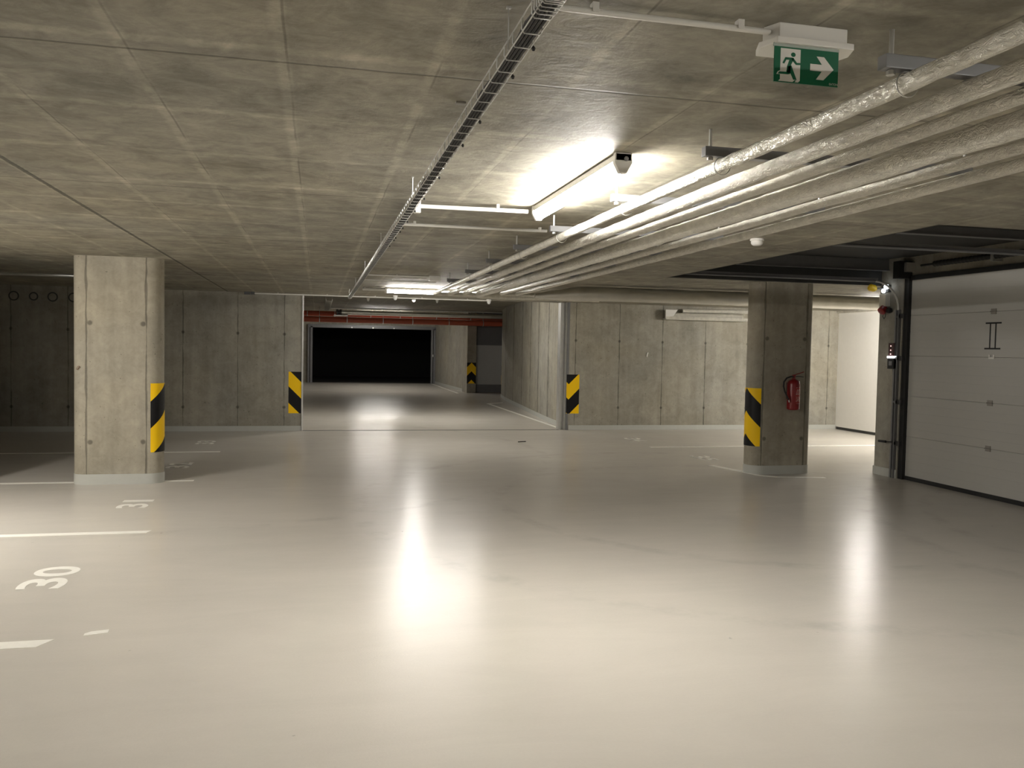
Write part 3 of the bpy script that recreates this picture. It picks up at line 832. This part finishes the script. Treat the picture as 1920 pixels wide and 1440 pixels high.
# ------------------------------------------------------------------ wire cable tray and its cables
def wire_tray(x0, x1, z0, z1, y0, y1, step, label, r=0.0021):
    t = thing('cable_tray', label, 'cable tray', ((x0 + x1) / 2, (y0 + y1) / 2, z0))
    b = MB()
    for (x, z) in ((x0, z1), (x0 + 0.003, z0 + 0.003), (x1 - 0.003, z0 + 0.003), (x1, z1)):
        b.tube([(x, y0, z), (x, y1, z)], r, 5)
    y = y0 + 0.03
    ys = []
    while y < y1:
        ys.append(y); y += step
    for y in ys:
        b.tube([(x0, y, z1), (x0, y, z0 + 0.007), (x0 + 0.007, y, z0 - 0.003), (x1 - 0.007, y, z0 - 0.003), (x1, y, z0 + 0.007), (x1, y, z1)], r, 5)
    b.build('wire_basket', M['steel'], t, True)
    k = 0
    yy = y0 + 0.7
    while yy < y1:
        top = H if z1 < H else HP
        MB().tube([(x0 - 0.004, yy, z0 + 0.002), (x0 - 0.004, yy, top)], 0.002, 6).box(x0 - 0.01, x0 + 0.003, yy - 0.006, yy + 0.006, top - 0.006, top).build('tray_hanger', M['steel'], t)
        yy += 2.4
    return t
TX0, TX1, TZ0, TZ1 = 0.507, 0.562, 2.42, 2.456
tr = wire_tray(TX0, TX1, TZ0, TZ1, 1.6, 15.0, 0.105, 'long wire cable tray holding black cables along the aisle ceiling')
b = MB()
for k in range(5):                       # doubled wires where two lengths of tray overlap
    y = 1.93 + 0.022 * k
    b.tube([(TX0 - 0.002, y, TZ1), (TX0 - 0.002, y, TZ0 + 0.005), (TX0 + 0.006, y, TZ0 - 0.005), (TX1 - 0.006, y, TZ0 - 0.005), (TX1 + 0.002, y, TZ0 + 0.005), (TX1 + 0.002, y, TZ1)], 0.0018, 5)
b.build('splice_wires', M['steel'], tr, True)
for y in (2.27, 2.52, 3.05, 3.42, 4.1, 4.7, 5.15, 5.6, 5.9, 6.1, 6.45, 6.6, 7.0):
    MB().tube([(TX1 + 0.004, y, TZ0 + 0.009), (TX1 + 0.006, y, TZ0 + 0.003), (TX1 + 0.007, y + 0.003, TZ0 - 0.003)], lambda i: (0.003, 0.0062, 0.0035)[i], 7).build('cable_tie', M['cable'], tr, True)
for k in range(7):
    r = 0.0045
    bx = (TX0 + 0.0157 + 0.0105 * k) if k < 4 else (TX0 + 0.0201 + 0.0105 * (k - 4))
    bz = TZ0 + 0.007 + (0.0 if k < 4 else 0.0098)
    pts = []
    for i in range(150):
        y = 1.62 + 0.0885 * i
        sway = -0.003 + 0.003 * math.sin(y * 1.9) * math.sin(y * 0.7 + 1)
        lift = 0.0
        if k == 4:
            lift = 0.008 * (math.exp(-((y - 2.15) / 0.1) ** 2) + math.exp(-((y - 2.75) / 0.12) ** 2) + math.exp(-((y - 4.3) / 0.15) ** 2))
        pts.append((bx + sway - 0.6 * lift, y, bz + lift))
    o = MB().tube(pts, r, 7).build('electric_cable', M['cable'], None, True, loc=(bx, 8.2, bz))
    tag(o, 'black cable lying in the wire cable tray under the aisle ceiling', 'cable', 'black cables in the wire tray')
wire_tray(0.2, 0.36, 2.76, 2.80, 22.5, 29.0, 0.25, 'wider cable tray hanging deep inside the passage above the red pipes', 0.006)

# ------------------------------------------------------------------ conduits on the ceiling
def conduit(p0, p1, r, clips, label, group='white conduits on the ceiling', mat='conduit'):
    p0, p1 = Vector(p0), Vector(p1)
    t = thing('conduit', label, 'conduit', tuple((p0 + p1) / 2), group)
    MB().tube([p0, p1], r, 12).build('tube', M[mat], t, True)
    d = (p1 - p0)
    for s_ in clips:
        c = p0 + d * s_
        w = 0.009
        if abs(d.x) > abs(d.y):
            MB().box(c.x - w, c.x + w, c.y - r - 0.004, c.y + r + 0.004, c.z - r * 0.4, H if c.z < H else HP).build('clip', M['conduit'], t)
        else:
            MB().box(c.x - r - 0.004, c.x + r + 0.004, c.y - w, c.y + w, c.z - r * 0.4, H if c.z < H else HP).build('clip', M['conduit'], t)
    return t
conduit((0.575, 2.215, 2.518), (1.25, 2.22, 2.518), 0.0085, (0.22, 0.86), 'white conduit leading from the cable tray to the exit sign')
c2 = conduit((0.62, 5.45, 2.505), (1.34, 5.42, 2.505), 0.0135, (0.72,), 'white conduit from the cable tray to the near strip light')
MB().tube([(0.585, 5.45, 2.47), (0.62, 5.45, 2.505)], 0.017, 10).box(0.6, 0.635, 5.425, 5.475, 2.46, 2.54).build('elbow', M['conduit'], c2, True)
conduit((0.585, 6.35, 2.515), (1.72, 6.33, 2.515), 0.012, (0.1, 0.95), 'grey conduit crossing the ceiling just past the near strip light')
conduit((0.58, 11.1, 2.522), (1.42, 11.1, 2.522), 0.010, (0.5,), 'thin conduit from the tray to the ceiling junction box')
conduit((0.6, 11.9, 2.52), (1.62, 11.9, 2.52), 0.009, (0.4,), 'thin conduit between the junction box and the far strip light')
c5 = conduit((0.68, 13.5, 2.5), (1.03, 13.5, 2.5), 0.024, (0.1,), 'short thick conduit feeding the far strip light from the tray')
t = thing('junction_box', 'small grey junction box on the ceiling before the far strip light', 'junction box', (1.5, 11.1, 2.5))
MB().box(1.42, 1.56, 11.03, 11.17, 2.475, H).build('box_body', M['conduit'], t, bevel=0.006)
MB().box(1.43, 1.55, 11.04, 11.16, 2.468, 2.476).build('box_lid', M['offwhite'], t, bevel=0.003)
lc = conduit((-1.15, 15.93, 2.515), (3.22, 15.93, 2.515), 0.0125, (0.1, 0.3, 0.5, 0.7, 0.9), 'long thin conduit along the top of the back wall and opening')
MB().box(-1.3, -1.2, 15.9, 15.96, 2.49, 2.54).build('end_box', M['darksteel'], lc)
MB().box(-1.19, -1.12, 15.9, 15.96, 2.49, 2.54).build('coupling_box', M['darksteel'], lc)
o = MB().box(0.505, 0.545, 3.215, 3.245, H - 0.008, H).build('cover_plate', M['hinge'], None, bevel=0.003, loc=(0.525, 3.23, H))
tag(o, 'small square cover plate on the ceiling beside the cable tray', 'cover plate')

# sensors and detectors
def head(x, y, top, label, lit=False, r=0.045):
    t = thing('ceiling_sensor', label, 'sensor', (x, y, top), 'small sensor heads at the passage opening')
    MB().lathe([(r * 0.95, 0), (r, 0.02), (r * 0.8, 0.035)], (x, y, top), (0, 0, -1), 16).build('base', M['offwhite'], t, True)
    MB().lathe([(r * 0.75, 0.03), (r * 0.72, 0.06), (r * 0.45, 0.085), (r * 0.1, 0.09)], (x, y, top), (0, 0, -1), 16).build('lens', M['bulb'] if lit else M['lens'], t, True)
    return t
head(1.38, 15.6, H, 'pale sensor head below the far strip light on the long conduit')
head(3.2, 15.93, H, 'white sensor head at the right end of the long conduit', False, 0.05)
head(1.3, 22.8, HP, 'dim sensor head inside the passage near the cable tray end')
head(2.47, 22.4, HP, 'glowing white sensor head in the middle of the passage ceiling', True, 0.06)
head(3.12, 22.6, HP, 'small unlit sensor head right of the glowing one in the passage')
t = thing('smoke_detector', 'round white smoke detector on the ceiling beside the foil pipes', 'smoke detector', (3.51, 6.33, H))
MB().lathe([(0.055, 0), (0.057, 0.014), (0.052, 0.018)], (3.51, 6.33, H), (0, 0, -1), 24).build('base', M['offwhite'], t, True)
MB().lathe([(0.046, 0.018), (0.05, 0.03), (0.044, 0.045), (0.03, 0.055), (0.005, 0.057)], (3.51, 6.33, H), (0, 0, -1), 24).build('sensing_head', M['offwhite'], t, True)

# bracket frame high on the right back wall
t = thing('wall_frame', 'pale foil-wrapped ledge fixed high on the right back wall', 'ledge', (7.75, BACK, 2.3))
yb = BACK - 0.16
MB().box(6.85, 8.68, yb, BACK, 2.255, 2.275).build('shelf', M['foil'], t)
MB().plate([(6.84, 2.275), (6.98, 2.275), (7.10, 2.45), (6.84, 2.45)], yb - 0.005, yb + 0.005).build('end_plate', M['conduit'], t)
MB().box(6.85, 8.68, yb - 0.006, yb, 2.25, 2.315).build('front_lip', M['foil'], t)
MB().tube([(6.9, yb + 0.08, 2.33)] + [(6.9 + 0.12 * i, yb + 0.08, 2.335) for i in range(1, 15)], 0.06, 14, True, 0.12, 3.0).build('wrapped_pipe', M['foil'], t, True)
MB().tube([(7.25, yb + 0.1, 2.44), (8.9, yb + 0.1, 2.46)], 0.04, 12, True).build('upper_pipe', M['foil'], t, True)
MB().tube([(8.64, yb, 2.27), (8.68, yb, 2.30), (8.69, yb, 2.36)], 0.012, 6).build('hook', M['white'], t)
o = MB().tube([(6.52, BACK - 0.012, 1.49), (6.525, BACK - 0.014, 1.53), (6.54, BACK - 0.01, 1.575)], 0.014, 5).build('tape_scrap', M['white'], None, loc=(6.53, BACK, 1.53))
tag(o, 'scrap of white tape stuck on the right back wall', 'tape')

# pipes deep in the passage
def red_pipe(y, z, r, label):
    t = thing('red_pipe', label, 'pipe', (3, y, z), 'red pipes across the passage')
    MB().tube([(-0.8, y, z), (8.98, y, z)], r, 18).build('pipe_body', M['redpipe'], t, True)
    for x in (-0.35, 0.55, 1.75, 2.75, 4.0, 5.2):
        MB().lathe([(r + 0.012, -0.012), (r + 0.012, 0.012)], (x + (0.4 if z < 2.6 else 0), y, z), (1, 0, 0), 18).build('clamp_ring', M['steel'], t, True)
        xx = x + (0.4 if z < 2.6 else 0)
        MB().tube([(xx, y, z + r), (xx, y, HP)], 0.008, 6).build('hanger_rod', M['steel'], t)
red_pipe(29.12, 2.665, 0.09, 'upper of two dark red pipes crossing the far passage')
red_pipe(28.85, 2.465, 0.095, 'lower of two red pipes crossing the far passage')
t = thing('silver_pipe', 'silver pipe crossing the passage in front of the red pipes', 'pipe', (3, 28.2, 2.685))
MB().tube([(0.75 + 0.2 * i, 28.2, 2.685) for i in range(31)], 0.078, 16, True, 0.05).build('pipe_body', M['duct'], t, True)
MB().lathe([(0.1, 0), (0.1, 0.06), (0.075, 0.07), (0.075, 0.11), (0.1, 0.12), (0.1, 0.17)], (0.58, 28.2, 2.685), (1, 0, 0), 18).build('valve', M['darksteel'], t, True)
MB().box(0.5, 0.95, 28.1, 28.3, 2.56, 2.6).build('support', M['steel'], t)
for k, (y, z, l) in enumerate(((27.6, 2.80, 'thin grey pipe above the silver pipe in the passage'),)):
    o = MB().tube([(0.4, y, z), (6.0, y, z)], 0.025, 10).build('thin_pipe', M['steel'], None, True, loc=(3, y, z))
    tag(o, l, 'pipe')

# ------------------------------------------------------------------ floor markings
def line(x0, x1, y0, y1, label, group='white parking bay lines', slant=0.0):
    b = MB().prism([(x0, y0), (x1, y0), (x1 + slant, y1), (x0, y1)], 0.0, 0.0016)
    o = b.build('bay_line', M['paint'], None, loc=((x0 + x1) / 2, (y0 + y1) / 2, 0))
    return tag(o, label, 'floor line', group)
line(-6.9, -1.42, 4.76, 4.87, 'white bay line nearest the viewer, at the left edge', slant=0.06)
line(-6.9, -1.39, 7.49, 7.585, 'white bay line between floor numbers 30 and 31', slant=0.03)
line(-6.9, -1.39, 10.255, 10.345, 'white bay line meeting the left column, between numbers 31 and 32')
line(-6.9, -1.39, 12.97, 13.06, 'white bay line behind the left column beyond number 32')
line(5.42, 10.85, 13.06, 13.16, 'white bay line passing behind the fire extinguisher column')
b = MB().prism([(4.77, 16.4), (4.86, 16.4), (4.86, 23.75), (5.35, 24.2), (5.35, 24.32), (4.77, 23.84)], 0, 0.0016)
tag(b.build('edge_line', M['paint'], None, loc=(4.8, 20, 0)), 'white line along the curved wall inside the passage', 'floor line', 'white parking bay lines')
b = MB().prism([(4.77, 29.2), (4.86, 29.2), (4.93, 36.6), (4.84, 36.6)], 0, 0.0016)
tag(b.build('edge_line', M['paint'], None, loc=(4.8, 33, 0)), 'white line beside the pier at the far end of the passage', 'floor line', 'white parking bay lines')
b = MB().prism([(5.40, 10.93), (5.50, 10.95), (5.66, 10.35), (5.70, 10.02), (5.86, 9.86), (6.45, 9.73), (6.45, 9.66), (5.80, 9.78), (5.63, 9.93), (5.56, 10.3)], 0, 0.0016)
tag(b.build('edge_line', M['paint'], None, loc=(5.8, 10.2, 0)), 'faint white line curving round the foot of the fire extinguisher column', 'floor line', 'white parking bay lines')

def number(txt, x_base, y0, y1, xdir, label):
    """painted number; baseline at x_base, glyph tops towards xdir, reading along y; each digit is a part"""
    t = thing('bay_number', label, 'floor number', (x_base, (y0 + y1) / 2, 0), 'painted bay numbers')
    hgt, gap = 0.285, 0.045
    wid = (y1 - y0 - gap) / 2
    for i, ch in enumerate(txt):
        cu = bpy.data.curves.new('tmp_text', 'FONT'); cu.body = ch; cu.size = 0.4; cu.offset = 0.009
        ob = bpy.data.objects.new('tmp', cu); COL.objects.link(ob)
        me_ = bpy.data.meshes.new_from_object(ob.evaluated_get(bpy.context.evaluated_depsgraph_get()))
        bpy.data.objects.remove(ob)
        xs = [v.co.x for v in me_.vertices]; ys = [v.co.y for v in me_.vertices]
        ax, bx_, ay, by = min(xs), max(xs), min(ys), max(ys)
        w = wid * (0.5 if ch == '1' else 1.0)
        st = i * (wid + gap) + (wid - w) / 2
        b = MB()
        for v in me_.vertices:
            s_, q = st + w * (v.co.x - ax) / (bx_ - ax), (v.co.y - ay) / (by - ay)
            b.v.append((x_base + xdir * hgt * q, (y0 + s_) if xdir < 0 else (y1 - s_), 0.0014))
        b.f = [tuple(p.vertices) for p in me_.polygons]
        b.build('digit', M['paint'], t)
    return t
number('30', -1.60, 5.88, 6.45, -1, 'white number 30 painted on the floor at the left')
number('31', -1.60, 8.64, 9.14, -1, 'white number 31 painted on the floor before the left column')
number('32', -1.60, 11.33, 11.86, -1, 'white number 32 painted on the floor right of the left column')
number('33', -1.60, 14.0, 14.5, -1, 'faint white number 33 painted by the left back wall')
number('34', 5.47, 14.0, 14.52, 1, 'faint white number painted by the right back wall')
number('35', 5.59, 11.45, 11.98, 1, 'white number painted before the fire extinguisher column')
b = MB().prism([(-1.225, 4.905), (-1.11, 4.935), (-1.115, 4.99), (-1.2, 4.97), (-1.228, 4.94)], 0, 0.0016)
tag(b.build('tape_patch', M['paint'], None, loc=(-1.17, 4.94, 0)), 'small white patch on the floor beyond the nearest bay line', 'tape patch')
o = MB().tube([(3.36, 13.97, 0.008), (3.44, 13.99, 0.01), (3.51, 14.03, 0.008)], 0.008, 5).build('twig', M['dirt'], None, loc=(3.44, 14, 0))
tag(o, 'thin dark scrap lying on the floor before the passage', 'debris')
